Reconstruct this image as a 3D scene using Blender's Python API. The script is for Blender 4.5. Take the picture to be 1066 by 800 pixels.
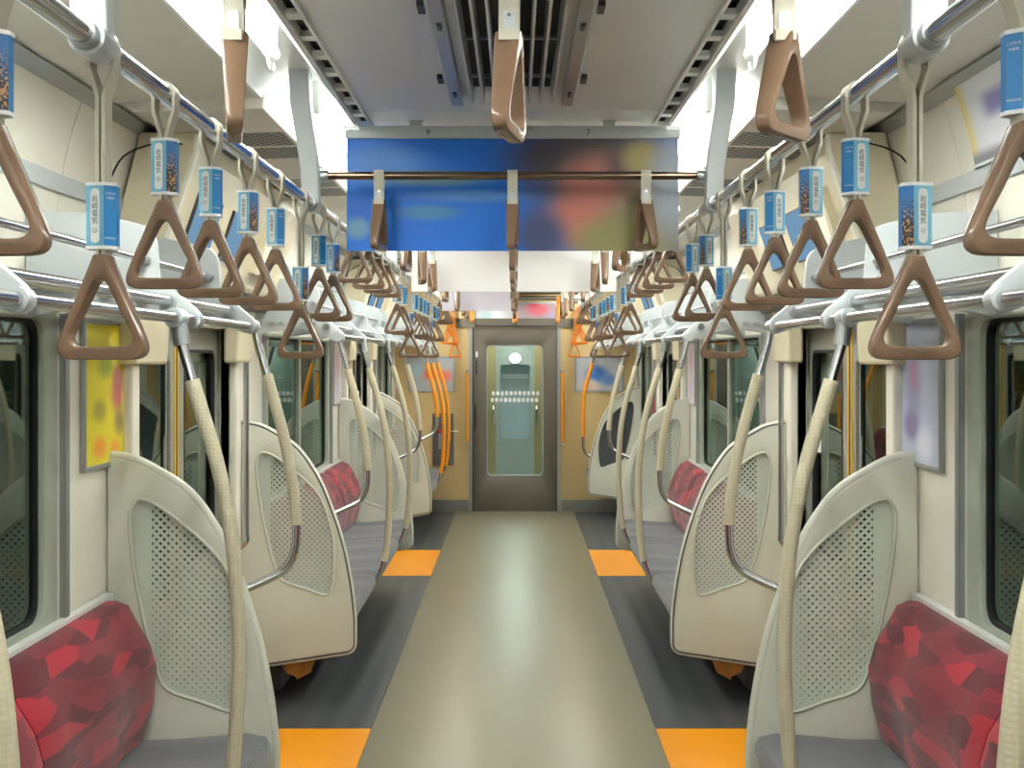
import bpy, bmesh, math, random
from mathutils import Vector, Matrix
random.seed(7)
for o in list(bpy.data.objects): bpy.data.objects.remove(o)
C = bpy.context.scene.collection
R = math.radians

# ---------------------------------------------------------------- camera, world, exposure
FPX = 1200.0
cd = bpy.data.cameras.new('camera'); cam = bpy.data.objects.new('camera', cd); C.objects.link(cam)
cam.location = (0.01, 0, 1.6); cam.rotation_euler = (R(90), 0, 0)
cd.sensor_width = 36; cd.lens = 36*FPX/1066; cd.shift_x = -4/1066; cd.shift_y = -28/1066
cd.clip_start = 0.02; cd.clip_end = 60
bpy.context.scene.camera = cam
w = bpy.data.worlds.new('world'); bpy.context.scene.world = w; w.use_nodes = True
w.node_tree.nodes['Background'].inputs[0].default_value = (0.10, 0.17, 0.15, 1)
w.node_tree.nodes['Background'].inputs[1].default_value = 2.2
vs = bpy.context.scene.view_settings
vs.view_transform = 'Standard'; vs.look = 'None'; vs.gamma = 1; vs.use_curve_mapping = False
vs.exposure = 1.85
TUBE_POWER = 17.0

# ---------------------------------------------------------------- materials
def lin(r, g, b):
    f = lambda c: (c/255/12.92) if c/255 <= .04045 else ((c/255+.055)/1.055)**2.4
    return (f(r), f(g), f(b), 1)
class N:
    """small node helper"""
    def __init__(s, name):
        s.m = bpy.data.materials.new(name); s.m.use_nodes = True
        s.t = s.m.node_tree; s.b = s.t.nodes['Principled BSDF']; s.out = s.t.nodes['Material Output']
    def n(s, typ, **kw):
        x = s.t.nodes.new(typ)
        for k, v in kw.items(): setattr(x, k, v)
        return x
    def l(s, a, b): s.t.links.new(a, b)
    def val(s, sock, v):
        if hasattr(v, 'links') or hasattr(v, 'is_output'): s.l(v, sock)
        else: sock.default_value = v
    def math(s, op, a, b=0.0, c=None, clamp=False):
        x = s.n('ShaderNodeMath', operation=op, use_clamp=clamp)
        s.val(x.inputs[0], a); s.val(x.inputs[1], b)
        if c is not None: s.val(x.inputs[2], c)
        return x.outputs[0]
    def mix(s, f, a, b):
        x = s.n('ShaderNodeMix', data_type='RGBA')
        s.val(x.inputs[0], f); s.val(x.inputs[6], a); s.val(x.inputs[7], b)
        return x.outputs[2]
    def obj(s): return s.n('ShaderNodeTexCoord').outputs['Object']
    def noise(s, scale, detail=3, vec=None, rough=.5):
        x = s.n('ShaderNodeTexNoise'); x.inputs['Scale'].default_value = scale
        x.inputs['Detail'].default_value = detail; x.inputs['Roughness'].default_value = rough
        s.l(vec or s.obj(), x.inputs['Vector']); return x.outputs['Fac']
    def bump(s, h, strength, dist=.002):
        x = s.n('ShaderNodeBump'); x.inputs['Strength'].default_value = strength
        x.inputs['Distance'].default_value = dist; s.l(h, x.inputs['Height']); s.l(x.outputs[0], s.b.inputs['Normal'])
    def set(s, col=None, rough=None, metal=None, spec=None):
        if col is not None: s.val(s.b.inputs['Base Color'], col)
        if rough is not None: s.val(s.b.inputs['Roughness'], rough)
        if metal is not None: s.b.inputs['Metallic'].default_value = metal
        if spec is not None: s.b.inputs['Specular IOR Level'].default_value = spec
        return s
def plain(name, col, rough=.5, metal=0, var=.05, scale=6, spec=.5, bump=0, bscale=200):
    q = N(name)
    f = q.noise(scale, 4)
    dark = tuple(c*(1-var) for c in col[:3])+(1,); light = tuple(min(1, c*(1+var)) for c in col[:3])+(1,)
    q.set(q.mix(f, dark, light), rough, metal, spec)
    if bump: q.bump(q.noise(bscale, 2), bump, .001)
    return q.m
M = {}
M['cream'] = plain('cream_wall', lin(231, 227, 214), .45, var=.03)
M['ceil'] = plain('ceiling_side', lin(214, 210, 200), .5, var=.03)
M['centre'] = plain('ceiling_centre_metal', lin(222, 224, 226), .36, .05, var=.03, scale=2)
M['white'] = plain('white_plastic', lin(228, 230, 228), .35, var=.02)
M['grey_plastic'] = plain('light_grey_moulding', lin(208, 209, 196), .42, var=.04, bump=.1, bscale=400)
M['bracket'] = plain('bracket_white', lin(192, 198, 201), .35, var=.02)
M['cover'] = plain('beige_cover', lin(216, 206, 178), .3, var=.03)
M['chrome'] = plain('brushed_steel', lin(200, 202, 206), .16, 1, var=.04, scale=30)
M['alu'] = plain('satin_aluminium', lin(170, 174, 176), .35, .8, var=.05, scale=20)
M['darkmetal'] = plain('dark_metal', lin(60, 60, 62), .4, .5)
M['black'] = plain('black_rubber', lin(22, 24, 25), .6)
M['brown'] = plain('brown_plastic', lin(130, 104, 84), .2, var=.1, scale=60)
M['webbing'] = plain('cream_webbing', lin(200, 196, 180), .6, var=.06, scale=80)
M['orange'] = plain('orange_plastic', lin(252, 156, 24), .35, var=.04)
M['orange_ring'] = plain('orange_strap_plastic', lin(250, 142, 48), .3, var=.04)
M['yellow_line'] = plain('yellow_stripe', lin(226, 176, 40), .4)
M['gold'] = plain('gold_laminate', lin(206, 180, 128), .5, var=.06, scale=14)
M['doorgrey'] = plain('gangway_door_steel', lin(112, 107, 96), .42, .35, var=.1, scale=5)
M['leafgrey'] = plain('side_door_steel', lin(150, 152, 144), .3, .2, var=.06, scale=8)
M['seal'] = plain('frame_green_grey', lin(172, 180, 166), .3, .2, var=.05)
M['wood'] = plain('orange_brown_board', lin(196, 132, 62), .6, var=.15, scale=20)
M['dark_panel'] = plain('dark_speckled_panel', lin(72, 76, 80), .8, var=.5, scale=260)
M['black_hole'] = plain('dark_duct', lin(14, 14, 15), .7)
M['greybox'] = plain('grey_service_box', lin(110, 108, 102), .5, .2)
M['bronze'] = plain('bronze_tube', lin(130, 112, 96), .22, .9)
M['label_white'] = plain('label_white', lin(235, 238, 240), .5)
M['ink'] = plain('label_ink', lin(30, 50, 70), .6)
M['blue_light'] = plain('sleeve_light_blue', lin(120, 184, 216), .3, var=.02)
M['blue'] = plain('sleeve_blue', lin(20, 128, 200), .3, var=.03)
M['screen_dark'] = plain('bezel', lin(60, 50, 44), .4)
M['slate'] = plain('kick_plate', lin(150, 152, 150), .3, .7, var=.05)
M['red_sign'] = plain('red_sign', lin(214, 40, 50), .4)

def m_sleeve_photo():
    q = N('sleeve_city_photo'); x = q.n('ShaderNodeSeparateXYZ'); q.l(q.obj(), x.inputs[0])
    f = q.math('MULTIPLY_ADD', x.outputs[2], -22, -.35, clamp=True)
    nz = q.noise(260, 5)
    city = q.mix(q.math('GREATER_THAN', nz, .55), lin(40, 44, 60), lin(190, 140, 90))
    q.set(q.mix(f, lin(50, 120, 190), city), .3); return q.m
M['sleeve_photo'] = m_sleeve_photo()
def m_floor():
    q = N('aisle_floor'); f = q.noise(1.2, 4); g = q.noise(380, 2)
    c = q.mix(f, lin(134, 129, 107), lin(139, 134, 111)); c = q.mix(q.math('MULTIPLY', g, .2), c, lin(104, 98, 86))
    q.set(c, .3, 0, .5); return q.m
M['floor'] = m_floor()
def m_sidefloor():
    q = N('side_floor'); x = q.n('ShaderNodeSeparateXYZ'); q.l(q.obj(), x.inputs[0])
    wv = q.math('SINE', q.math('MULTIPLY', x.outputs[0], 48)); g = q.noise(420, 2)
    c = q.mix(q.math('MULTIPLY_ADD', wv, .5, .5, clamp=True), lin(76, 78, 82), lin(92, 94, 97))
    c = q.mix(q.math('MULTIPLY', g, .4), c, lin(60, 62, 66)); q.set(c, .4); return q.m
M['sidefloor'] = m_sidefloor()
M['orangefloor'] = plain('orange_floor', lin(250, 160, 20), .38, var=.03)
def m_red():
    q = N('red_fabric'); mp = q.n('ShaderNodeMapping'); q.l(q.obj(), mp.inputs[0])
    mp.inputs['Rotation'].default_value = (R(28), 0, 0); mp.inputs['Scale'].default_value = (1, 7.5, 26)
    v = q.n('ShaderNodeTexVoronoi'); q.l(mp.outputs[0], v.inputs['Vector']); v.inputs['Scale'].default_value = 1
    s = q.n('ShaderNodeSeparateColor'); q.l(v.outputs['Color'], s.inputs[0])
    r = q.n('ShaderNodeValToRGB'); e = r.color_ramp.elements; r.color_ramp.interpolation = 'CONSTANT'
    e[0].position = 0; e[0].color = lin(106, 26, 42); e[1].position = .32; e[1].color = lin(134, 34, 52)
    for p, c in ((.58, lin(152, 40, 58)), (.8, lin(196, 32, 54))):
        x = e.new(p); x.color = c
    q.l(s.outputs[0], r.inputs[0])
    c = q.mix(q.math('MULTIPLY', q.noise(500, 2), .5), r.outputs[0], lin(90, 24, 36))
    q.set(c, .9, 0, .2); q.b.inputs['Sheen Weight'].default_value = .3
    q.bump(q.noise(700, 2), .5, .001); return q.m
M['red'] = m_red()
def m_seat():
    q = N('grey_seat_fabric'); mp = q.n('ShaderNodeMapping'); q.l(q.obj(), mp.inputs[0]); mp.inputs['Scale'].default_value = (2, 14, 6)
    c = q.mix(q.noise(3, 3, mp.outputs[0]), lin(92, 93, 98), lin(122, 123, 127))
    c = q.mix(q.math('MULTIPLY', q.noise(600, 2), .4), c, lin(76, 77, 82)); q.set(c, .9, 0, .2)
    q.b.inputs['Sheen Weight'].default_value = .3; q.bump(q.noise(700, 2), .4, .001); return q.m
M['seat'] = m_seat()
def m_sleeve_pole(name, col):
    q = N(name); v = q.n('ShaderNodeTexVoronoi', feature='F1'); q.l(q.obj(), v.inputs['Vector']); v.inputs['Scale'].default_value = 105
    v.inputs['Randomness'].default_value = .25
    f = q.math('SUBTRACT', 1, v.outputs['Distance']); dk = tuple(c*.8 for c in col[:3])+(1,)
    q.set(q.mix(q.math('MULTIPLY_ADD', v.outputs['Distance'], -1.3, 1.3, clamp=True), dk, col), .5); q.bump(f, .5, .003); return q.m
M['pole'] = m_sleeve_pole('ribbed_beige_grip', lin(208, 200, 172))
M['pole_orange'] = m_sleeve_pole('ribbed_orange_grip', lin(252, 160, 16))
def m_mesh(name, a, b, s, tr=False):
    """diamond perforation"""
    q = N(name); x = q.n('ShaderNodeSeparateXYZ'); q.l(q.obj(), x.inputs[0])
    u = q.math('ADD', x.outputs[0], x.outputs[1]); v = q.math('SUBTRACT', x.outputs[0], x.outputs[1])
    fu = q.math('FRACT', q.math('MULTIPLY', u, s)); fv = q.math('FRACT', q.math('MULTIPLY', v, s))
    f = q.math('MULTIPLY', q.math('GREATER_THAN', fu, .2), q.math('GREATER_THAN', fv, .2))
    q.set(q.mix(f, a, b), .5); return q.m
M['vent_mesh'] = m_mesh('vent_mesh', lin(180, 180, 172), lin(8, 8, 8), 27)
def m_etched():
    q = N('etched_partition_glass'); x = q.n('ShaderNodeSeparateXYZ'); q.l(q.obj(), x.inputs[0])
    P = .0245
    px = q.math('MULTIPLY', q.math('ADD', x.outputs[0], x.outputs[2]), 1/P); pz = q.math('MULTIPLY', q.math('SUBTRACT', x.outputs[2], x.outputs[0]), 1/P)
    u = q.math('FRACT', px); v = q.math('FRACT', pz)
    h = q.n('ShaderNodeMapRange'); q.l(x.outputs[2], h.inputs[0])
    h.inputs[1].default_value = .5; h.inputs[2].default_value = 1.15; h.inputs[3].default_value = .84; h.inputs[4].default_value = .712
    tot = None
    for a in (0, 1):
        for b in (0, 1):
            du = q.math('SUBTRACT', u, a); dv = q.math('SUBTRACT', v, b)
            d = q.math('SQRT', q.math('ADD', q.math('MULTIPLY', du, du), q.math('MULTIPLY', dv, dv)))
            t = q.math('LESS_THAN', d, h.outputs[0]); tot = t if tot is None else q.math('ADD', tot, t)
    ax = q.math('ABSOLUTE', x.outputs[0]); wht = q.math('MAXIMUM', q.math('GREATER_THAN', tot, 1.5), q.math('GREATER_THAN', ax, 1.105))
    tr = q.n('ShaderNodeBsdfTransparent'); tr.inputs[0].default_value = (.86, .9, .87, 1)
    gl = q.n('ShaderNodeBsdfGlossy'); gl.inputs['Roughness'].default_value = .05
    fr = q.n('ShaderNodeFresnel'); fr.inputs[0].default_value = 1.45
    m1 = q.n('ShaderNodeMixShader'); q.l(fr.outputs[0], m1.inputs[0]); q.l(tr.outputs[0], m1.inputs[1]); q.l(gl.outputs[0], m1.inputs[2])
    q.set(lin(222, 228, 218), .5)
    tl = q.n('ShaderNodeBsdfTranslucent'); tl.inputs[0].default_value = lin(206, 214, 204)
    m0 = q.n('ShaderNodeMixShader'); m0.inputs[0].default_value = .3; q.l(q.b.outputs[0], m0.inputs[1]); q.l(tl.outputs[0], m0.inputs[2])
    m3 = q.n('ShaderNodeMixShader'); m3.inputs[0].default_value = .22; q.l(m0.outputs[0], m3.inputs[1]); q.l(tr.outputs[0], m3.inputs[2])
    m2 = q.n('ShaderNodeMixShader'); q.l(wht, m2.inputs[0]); q.l(m1.outputs[0], m2.inputs[1]); q.l(m3.outputs[0], m2.inputs[2])
    q.l(m2.outputs[0], q.out.inputs[0]); return q.m
M['etched'] = m_etched()
def m_glass(name, tint, refl=1.5, rough=.02):
    q = N(name); tr = q.n('ShaderNodeBsdfTransparent'); tr.inputs[0].default_value = tint
    gl = q.n('ShaderNodeBsdfGlossy'); gl.inputs['Roughness'].default_value = rough; gl.inputs[0].default_value = (.84, 1, .92, 1)
    fr = q.n('ShaderNodeFresnel'); fr.inputs[0].default_value = refl
    m1 = q.n('ShaderNodeMixShader'); q.l(fr.outputs[0], m1.inputs[0]); q.l(tr.outputs[0], m1.inputs[1]); q.l(gl.outputs[0], m1.inputs[2])
    q.l(m1.outputs[0], q.out.inputs[0]); return q.m
M['glass'] = m_glass('window_glass', (.5, .66, .58, 1), 2.3)
M['endglass'] = m_glass('gangway_glass', (.85, .93, .92, 1), 1.3)
def m_emit(name, col, s):
    q = N(name); e = q.n('ShaderNodeEmission'); e.inputs[0].default_value = col; e.inputs[1].default_value = s
    q.l(e.outputs[0], q.out.inputs[0]); return q.m
M['tube'] = m_emit('fluorescent_glow', (.98, 1, .93, 1), TUBE_POWER)
M['screen'] = m_emit('lcd_screen', lin(120, 158, 190), .26)
def m_poster(name, base, blobs, rough=.4):
    """soft-focus advert print: blobs = (u, v, ru, rv, colour)"""
    q = N(name); col = base; co = q.obj()
    for (u, v, ru, rv, c) in blobs:
        a = q.n('ShaderNodeVectorMath', operation='SUBTRACT'); q.l(co, a.inputs[0]); a.inputs[1].default_value = (u, 0, v)
        b = q.n('ShaderNodeVectorMath', operation='MULTIPLY'); q.l(a.outputs[0], b.inputs[0]); b.inputs[1].default_value = (1/ru, 0, 1/rv)
        d = q.n('ShaderNodeVectorMath', operation='LENGTH'); q.l(b.outputs[0], d.inputs[0])
        mr = q.n('ShaderNodeMapRange', interpolation_type='SMOOTHSTEP'); q.l(d.outputs['Value'], mr.inputs[0])
        mr.inputs[1].default_value = 1; mr.inputs[2].default_value = .25; mr.inputs[3].default_value = 0; mr.inputs[4].default_value = 1
        col = q.mix(mr.outputs[0], col, c)
    q.set(col, rough, 0, .3); return q.m

# ---------------------------------------------------------------- mesh helpers
class MB:
    def __init__(s): s.v = []; s.f = []
    def add(s, vs, fs):
        k = len(s.v); s.v += [tuple(p) for p in vs]; s.f += [tuple(i+k for i in f) for f in fs]; return s
    def box(s, x0, x1, y0, y1, z0, z1):
        x0, x1 = min(x0, x1), max(x0, x1)
        return s.add([(x, y, z) for x in (x0, x1) for y in (y0, y1) for z in (z0, z1)],
            [(0, 1, 3, 2), (4, 6, 7, 5), (0, 4, 5, 1), (2, 3, 7, 6), (0, 2, 6, 4), (1, 5, 7, 3)])
    def loft(s, rings, cap=True, closed=False):
        n = len(rings[0]); vs = [p for r in rings for p in r]; fs = []
        m = len(rings)
        for i in range(m if closed else m-1):
            for j in range(n):
                a, b = i*n+j, i*n+(j+1) % n; i2 = (i+1) % m
                fs.append((a, b, i2*n+(j+1) % n, i2*n+j))
        if cap and not closed: fs += [tuple(range(n))[::-1], tuple((m-1)*n+j for j in range(n))]
        return s.add(vs, fs)
    def tube(s, pts, r, n=10, cap=True, closed=False):
        pts = [Vector(p) for p in pts]; rings = []; m = len(pts)
        up = None
        for i, p in enumerate(pts):
            if closed: t = (pts[(i+1) % m]-pts[i-1])
            else: t = pts[min(i+1, m-1)]-pts[max(i-1, 0)]
            t.normalize()
            if up is None: up = Vector((0, 0, 1)) if abs(t.z) < .9 else Vector((0, 1, 0))
            a = t.cross(up).normalized(); up = a.cross(t).normalized()
            rr = r[i] if isinstance(r, (list, tuple)) else r
            rings.append([p+(a*math.cos(2*math.pi*k/n)+up*math.sin(2*math.pi*k/n))*rr for k in range(n)])
        return s.loft(rings, cap, closed)
    def prism(s, prof, axis, a0, a1):
        """polygon (p,q) extruded; axis 'y': p=x,q=z ; 'x': p=y,q=z ; 'z': p=x,q=y"""
        f = {'y': lambda p, q, a: (p, a, q), 'x': lambda p, q, a: (a, p, q), 'z': lambda p, q, a: (p, q, a)}[axis]
        return s.loft([[f(p, q, a0) for p, q in prof], [f(p, q, a1) for p, q in prof]])
    def me(s, name, mat, smooth=None):
        m = bpy.data.meshes.new(name); m.from_pydata(s.v, [], s.f)
        bm = bmesh.new(); bm.from_mesh(m); bmesh.ops.recalc_face_normals(bm, faces=bm.faces); bm.to_mesh(m); bm.free()
        m.materials.append(mat)
        if smooth: shade(m, smooth)
        return m
    def build(s, name, mat, parent=None, smooth=None, bevel=0, loc=None):
        return link(name, s.me(name, mat, smooth), parent, bevel, loc)
def shade(m, ang=40):
    m.polygons.foreach_set('use_smooth', [True]*len(m.polygons))
    try: m.set_sharp_from_angle(angle=R(ang))
    except Exception: pass
def link(name, me, parent=None, bevel=0, loc=None):
    o = bpy.data.objects.new(name, me); C.objects.link(o)
    if parent: o.parent = parent
    if loc: o.location = loc
    if bevel:
        b = o.modifiers.new('b', 'BEVEL'); b.width = bevel; b.segments = 2; b.limit_method = 'ANGLE'; b.angle_limit = R(35)
    return o
def thing(name, label, cat, loc=(0, 0, 0), group=None, kind=None, rot=0):
    o = bpy.data.objects.new(name, None); C.objects.link(o); o.location = loc; o.rotation_euler = (0, 0, rot); o.empty_display_size = .1
    tag(o, label, cat, group, kind); return o
def tag(o, label=None, cat=None, group=None, kind=None):
    if label: o['label'] = label
    if cat: o['category'] = cat
    if group: o['group'] = group
    if kind: o['kind'] = kind
    return o
def copy_tree(o, parent=None):
    c = o.copy(); C.objects.link(c)
    if parent: c.parent = parent
    for ch in list(o.children): copy_tree(ch, c)
    return c
def catmull(pts, n=6, closed=False):
    pts = [Vector(p) for p in pts]; out = []; m = len(pts)
    for i in range(m if closed else m-1):
        if closed: a, b, c, d = pts[i-1], pts[i], pts[(i+1) % m], pts[(i+2) % m]
        else: a, b, c, d = pts[max(i-1, 0)], pts[i], pts[i+1], pts[min(i+2, m-1)]
        for k in range(n):
            t = k/n
            out.append(.5*((2*b)+(c-a)*t+(2*a-5*b+4*c-d)*t*t+(3*b-a-3*c+d)*t**3))
    if not closed: out.append(pts[-1])
    return out
def rpoly(pts, n=5):
    """pts (u,v,r) -> rounded polygon"""
    out = []; m = len(pts)
    for i in range(m):
        p = Vector(pts[i][:2]); r = pts[i][2] if len(pts[i]) > 2 else 0
        a = Vector(pts[i-1][:2])-p; b = Vector(pts[(i+1) % m][:2])-p
        if r <= 0: out.append(p); continue
        ang = a.angle(b); d = min(r/math.tan(ang/2), a.length*.49, b.length*.49)
        p0 = p+a.normalized()*d; p1 = p+b.normalized()*d
        for k in range(n+1):
            t = k/n; out.append(p0*(1-t)**2+p*2*t*(1-t)+p1*t*t)
    return out
def rrect(u0, u1, v0, v1, r, n=5): return rpoly([(u0, v0, r), (u1, v0, r), (u1, v1, r), (u0, v1, r)], n)
def plate(name, loops, th, mat, fn, parent=None, bevel=0.0, smooth=30):
    """2-D outline with holes, thickened; fn(u,v,w)->xyz"""
    cu = bpy.data.curves.new(name, 'CURVE'); cu.dimensions = '2D'; cu.fill_mode = 'BOTH'
    for lp in loops:
        sp = cu.splines.new('POLY'); sp.points.add(len(lp)-1); sp.use_cyclic_u = True
        for i, p in enumerate(lp): sp.points[i].co = (p[0], p[1], 0, 1)
    cu.extrude = th/2-bevel
    if bevel: cu.bevel_depth = bevel; cu.bevel_resolution = 1; cu.offset = -bevel
    o = bpy.data.objects.new('tmp', cu); C.objects.link(o)
    dg = bpy.context.evaluated_depsgraph_get(); me = bpy.data.meshes.new_from_object(o.evaluated_get(dg))
    bpy.data.objects.remove(o); bpy.data.curves.remove(cu)
    me.name = name; me.materials.clear(); me.materials.append(mat)
    for v in me.vertices: v.co = fn(*v.co)
    bm = bmesh.new(); bm.from_mesh(me); bmesh.ops.remove_doubles(bm, verts=bm.verts, dist=1e-5)
    bmesh.ops.recalc_face_normals(bm, faces=bm.faces); bm.to_mesh(me); bm.free()
    if smooth: shade(me, smooth)
    return link(name, me, parent)
def text_mesh(body, size, mat, vertical=False, align='CENTER', spacing=1.0):
    cu = bpy.data.curves.new('lettering', 'FONT'); cu.body = '\n'.join(body) if vertical else body
    cu.size = size; cu.align_x = align; cu.align_y = 'CENTER'; cu.resolution_u = 2; cu.space_line = spacing
    o = bpy.data.objects.new('tmp', cu); C.objects.link(o)
    dg = bpy.context.evaluated_depsgraph_get(); me = bpy.data.meshes.new_from_object(o.evaluated_get(dg))
    bpy.data.objects.remove(o); bpy.data.curves.remove(cu); me.materials.clear(); me.materials.append(mat); me.name = 'lettering'
    return me
def struct(o): o['kind'] = 'structure'; return o

W = 1.24; YB, YE = -3.0, 11.93
SN = {-1: 'left', 1: 'right'}
DOORS = (4.36, 8.99)

# ================================================================ STRUCTURE
fl = MB().box(-1.4, 1.4, YB, 16.5, -.06, -.004).build('floor', M['darkmetal']); struct(fl)
MB().box(-.61, .61, YB, YE, -.004, .002).build('aisle_strip', M['floor'], fl)
OR = ((3.75, 4.96), (8.42, 9.55))
for s in (-1, 1):
    ys = [YB]+[v for o in OR for v in o]+[YE]
    for i in range(0, len(ys), 2):
        MB().box(s*.612, s*1.3, ys[i], ys[i+1], -.004, .0015).build('side_strip', M['sidefloor'], fl)
    for a, b in OR:
        MB().box(s*.612, s*1.3, a+.003, b-.003, -.004, .002).build('doorway_panel', M['orangefloor'], fl)
        MB().box(s*1.19, s*1.22, a-.02, b+.02, 0, .008).build('door_sill', M['alu'], fl)

# ceiling cross-section
ce = MB().box(-1.35, 1.35, YB, YE, 2.47, 2.52).build('ceiling', M['ceil']); struct(ce)
for a, b in ((YB, .0), (.004, 1.25), (1.254, 3.42), (3.424, 5.6), (5.604, 8.0), (8.004, YE)):
    MB().box(-.445, .445, a, b, 2.335, 2.36).build('centre_panel', M['centre'], ce, bevel=.002)
for s in (-1, 1):
    MB().box(s*.44, s*.448, YB, YE, 2.325, 2.45).build('centre_edge_trim', M['white'], ce)
    MB().box(s*.449, s*.487, YB, YE, 2.36, 2.364).build('louvre_shadow_gap', M['black_hole'], ce)
    bar = None; y = 0.8
    while y < YE:
        if bar is None: bar = MB().box(-.019, .019, -.02, .02, 2.338, 2.352).me('louvre_bar', M['white'])
        o = link('louvre_bar', bar, ce); o.location = (s*.468, y, 0); y += .17
    MB().prism([(s*.487, 2.33), (s*.497, 2.325), (s*.535, 2.37), (s*.535, 2.47), (s*.487, 2.47)], 'y', YB, YE).build('trough_inner_beam', M['white'], ce)
    MB().prism([(s*.535, 2.45), (s*.69, 2.45), (s*.69, 2.47), (s*.535, 2.47)], 'y', YB, YE).build('trough_reflector', M['white'], ce)
    MB().prism([(s*.69, 2.45), (s*.715, 2.34), (s*.725, 2.34), (s*.70, 2.47), (s*.69, 2.47)], 'y', YB, YE).build('trough_outer_side', M['white'], ce)
    for a, b in ((YB, 1.0), (1.004, 3.3), (3.304, 5.45), (5.454, 7.85), (7.854, YE)):
        MB().prism([(s*.72, 2.345), (s*1.16, 2.325), (s*1.16, 2.345), (s*.72, 2.365)], 'y', a, b).build('side_ceiling_panel', M['ceil'], ce)
    MB().prism([(s*1.13, 2.318), (s*1.165, 2.29), (s*1.18, 2.31), (s*1.15, 2.335)], 'y', YB, YE).build('cornice_strip', M['alu'], ce)

# walls
for s in (-1, 1):
    nm = 'wall_'+SN[s]
    wl = MB().box(s*(W+.10), s*(W+.13), YB, YE, 1.895, 2.5).build(nm, M['darkmetal']); struct(wl)
    # upper curved panel in segments
    prof = [(1.155, 2.325), (1.19, 2.22), (1.215, 2.12), (1.232, 2.0), (W, 1.86), (W+.03, 1.86), (1.262, 2.0), (1.245, 2.12), (1.22, 2.22), (1.185, 2.325)]
    for a, b in ((YB, .9), (.905, 3.12), (3.125, 5.55), (5.555, 7.9), (7.905, YE)):
        MB().prism([(s*x, z) for x, z in prof], 'y', a, b).build('upper_panel', M['cream'], wl, smooth=40)
    MB().prism([(s*1.222, 2.09), (s*1.208, 2.09), (s*1.216, 2.045), (s*1.23, 2.045)], 'y', YB, YE).build('blue_grey_moulding', M['bracket'], wl)
    MB().box(s*W, s*(W+.03), YB, YE, 1.72, 1.862).build('window_head_panel', M['cream'], wl)
    # wall between openings : list of (y0,y1) solid bays
    wins = [(-2.3, .1), (.62, 3.14), (5.72, 7.72), (10.35, 11.45)]
    solid_edges = [YB]+[v for a, b in wins for v in (a, b)]+[YE]
    dr = [(d-.645, d+.645) for d in DOORS]
    segs = []
    cuts = sorted(wins+dr)
    y = YB
    for a, b in cuts:
        if a > y: segs.append((y, a))
        y = b
    segs.append((y, YE))
    for a, b in segs:
        MB().box(s*W, s*(W+.03), a, b, 0, 1.72).build('wall_panel', M['cream'], wl)
    for a, b in wins:
        MB().box(s*W, s*(W+.03), a, b, 0, .84).build('lower_panel', M['cream'], wl)
    for d in DOORS:   # door reveal jambs
        for e in (-1, 1):
            MB().box(s*(W+.0), s*(W+.14), d+e*.645, d+e*.66, 0, 1.9).build('door_reveal', M['seal'], wl)
    # windows
    for k, (a, b) in enumerate(wins):
        wn = thing('window_%d' % (k+1+(4 if s > 0 else 0)), None, None, (s*W, (a+b)/2, 0)); struct(wn)
        h = (b-a)/2
        fn = lambda u, v, w_, s=s: (s*w_, u, v)
        plate('frame', [rrect(-h, h, .84, 1.72, .03), rrect(-h+.09, h-.09, .9, 1.70, .06)], .03, M['seal'], lambda u, v, w_, s=s: (s*(w_+.012), u, v), wn, .004)
        plate('gasket', [rrect(-h+.085, h-.085, .895, 1.705, .06), rrect(-h+.10, h-.10, .91, 1.69, .055)], .016, M['black'], lambda u, v, w_, s=s: (s*(w_+.022), u, v), wn)
        MB().box(s*.024, s*.03, -h+.09, h-.09, .9, 1.70).build('pane', M['glass'], wn)
        MB().box(s*.008, s*.04, -.03, .03, .9, 1.70).build('mullion', M['seal'], wn)
        for e in (-1, 1):
            MB().box(s*-.018, s*.0, e*(h+.03)-.014, e*(h+.03)+.014, .86, 1.72).build('blind_guide', M['alu'], wn)
        MB().prism([(s*-.03, .80), (s*0, .80), (s*0, .88), (s*-.006, .88)], 'y', -h-.02, h+.02).build('sill', M['white'], wn)
    # side doors
    for k, d in enumerate(DOORS):
        dn = thing('door_%d' % (k+1+(2 if s > 0 else 0)), None, None, (s*(W+.05), d, 0)); struct(dn)
        for e in (-1, 1):
            lf = plate('door_leaf', [rrect(.004, .64, .01, 1.88, .004, 1), rrect(.11, .545, .80, 1.62, .05)], .03, M['leafgrey'],
                  lambda u, v, w_, s=s, e=e: (s*w_, e*u, v), dn, .002)
            MB().box(s*-.004, s*.004, e*.11, e*.545, .80, 1.62).build('door_glass', M['glass'], lf)
            plate('glass_gasket', [rrect(.10, .555, .79, 1.63, .055), rrect(.112, .543, .802, 1.618, .048)], .034, M['black'], lambda u, v, w_, s=s, e=e: (s*w_, e*u, v), lf)
            MB().box(s*-.018, s*-.012, e*.010, e*.028, .05, 1.86).build('yellow_edge_stripe', M['yellow_line'], lf)
            MB().box(s*-.018, s*-.010, 0, e*.009, .02, 1.87).build('edge_rubber', M['black'], lf)
            MB().box(s*-.0095, s*-.005, e*.47-.022, e*.47+.022, 1.2, 1.32).build('sticker', M['label_white'], lf)
# station / tunnel side outside the windows
for s in (-1, 1):
    struct(MB().box(s*2.1, s*2.15, YB-1, YE+5, -.6, 3.2).build('tunnel_wall', plain('tunnel_concrete', lin(86, 104, 96), .7, var=.2, scale=1.5)))
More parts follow.
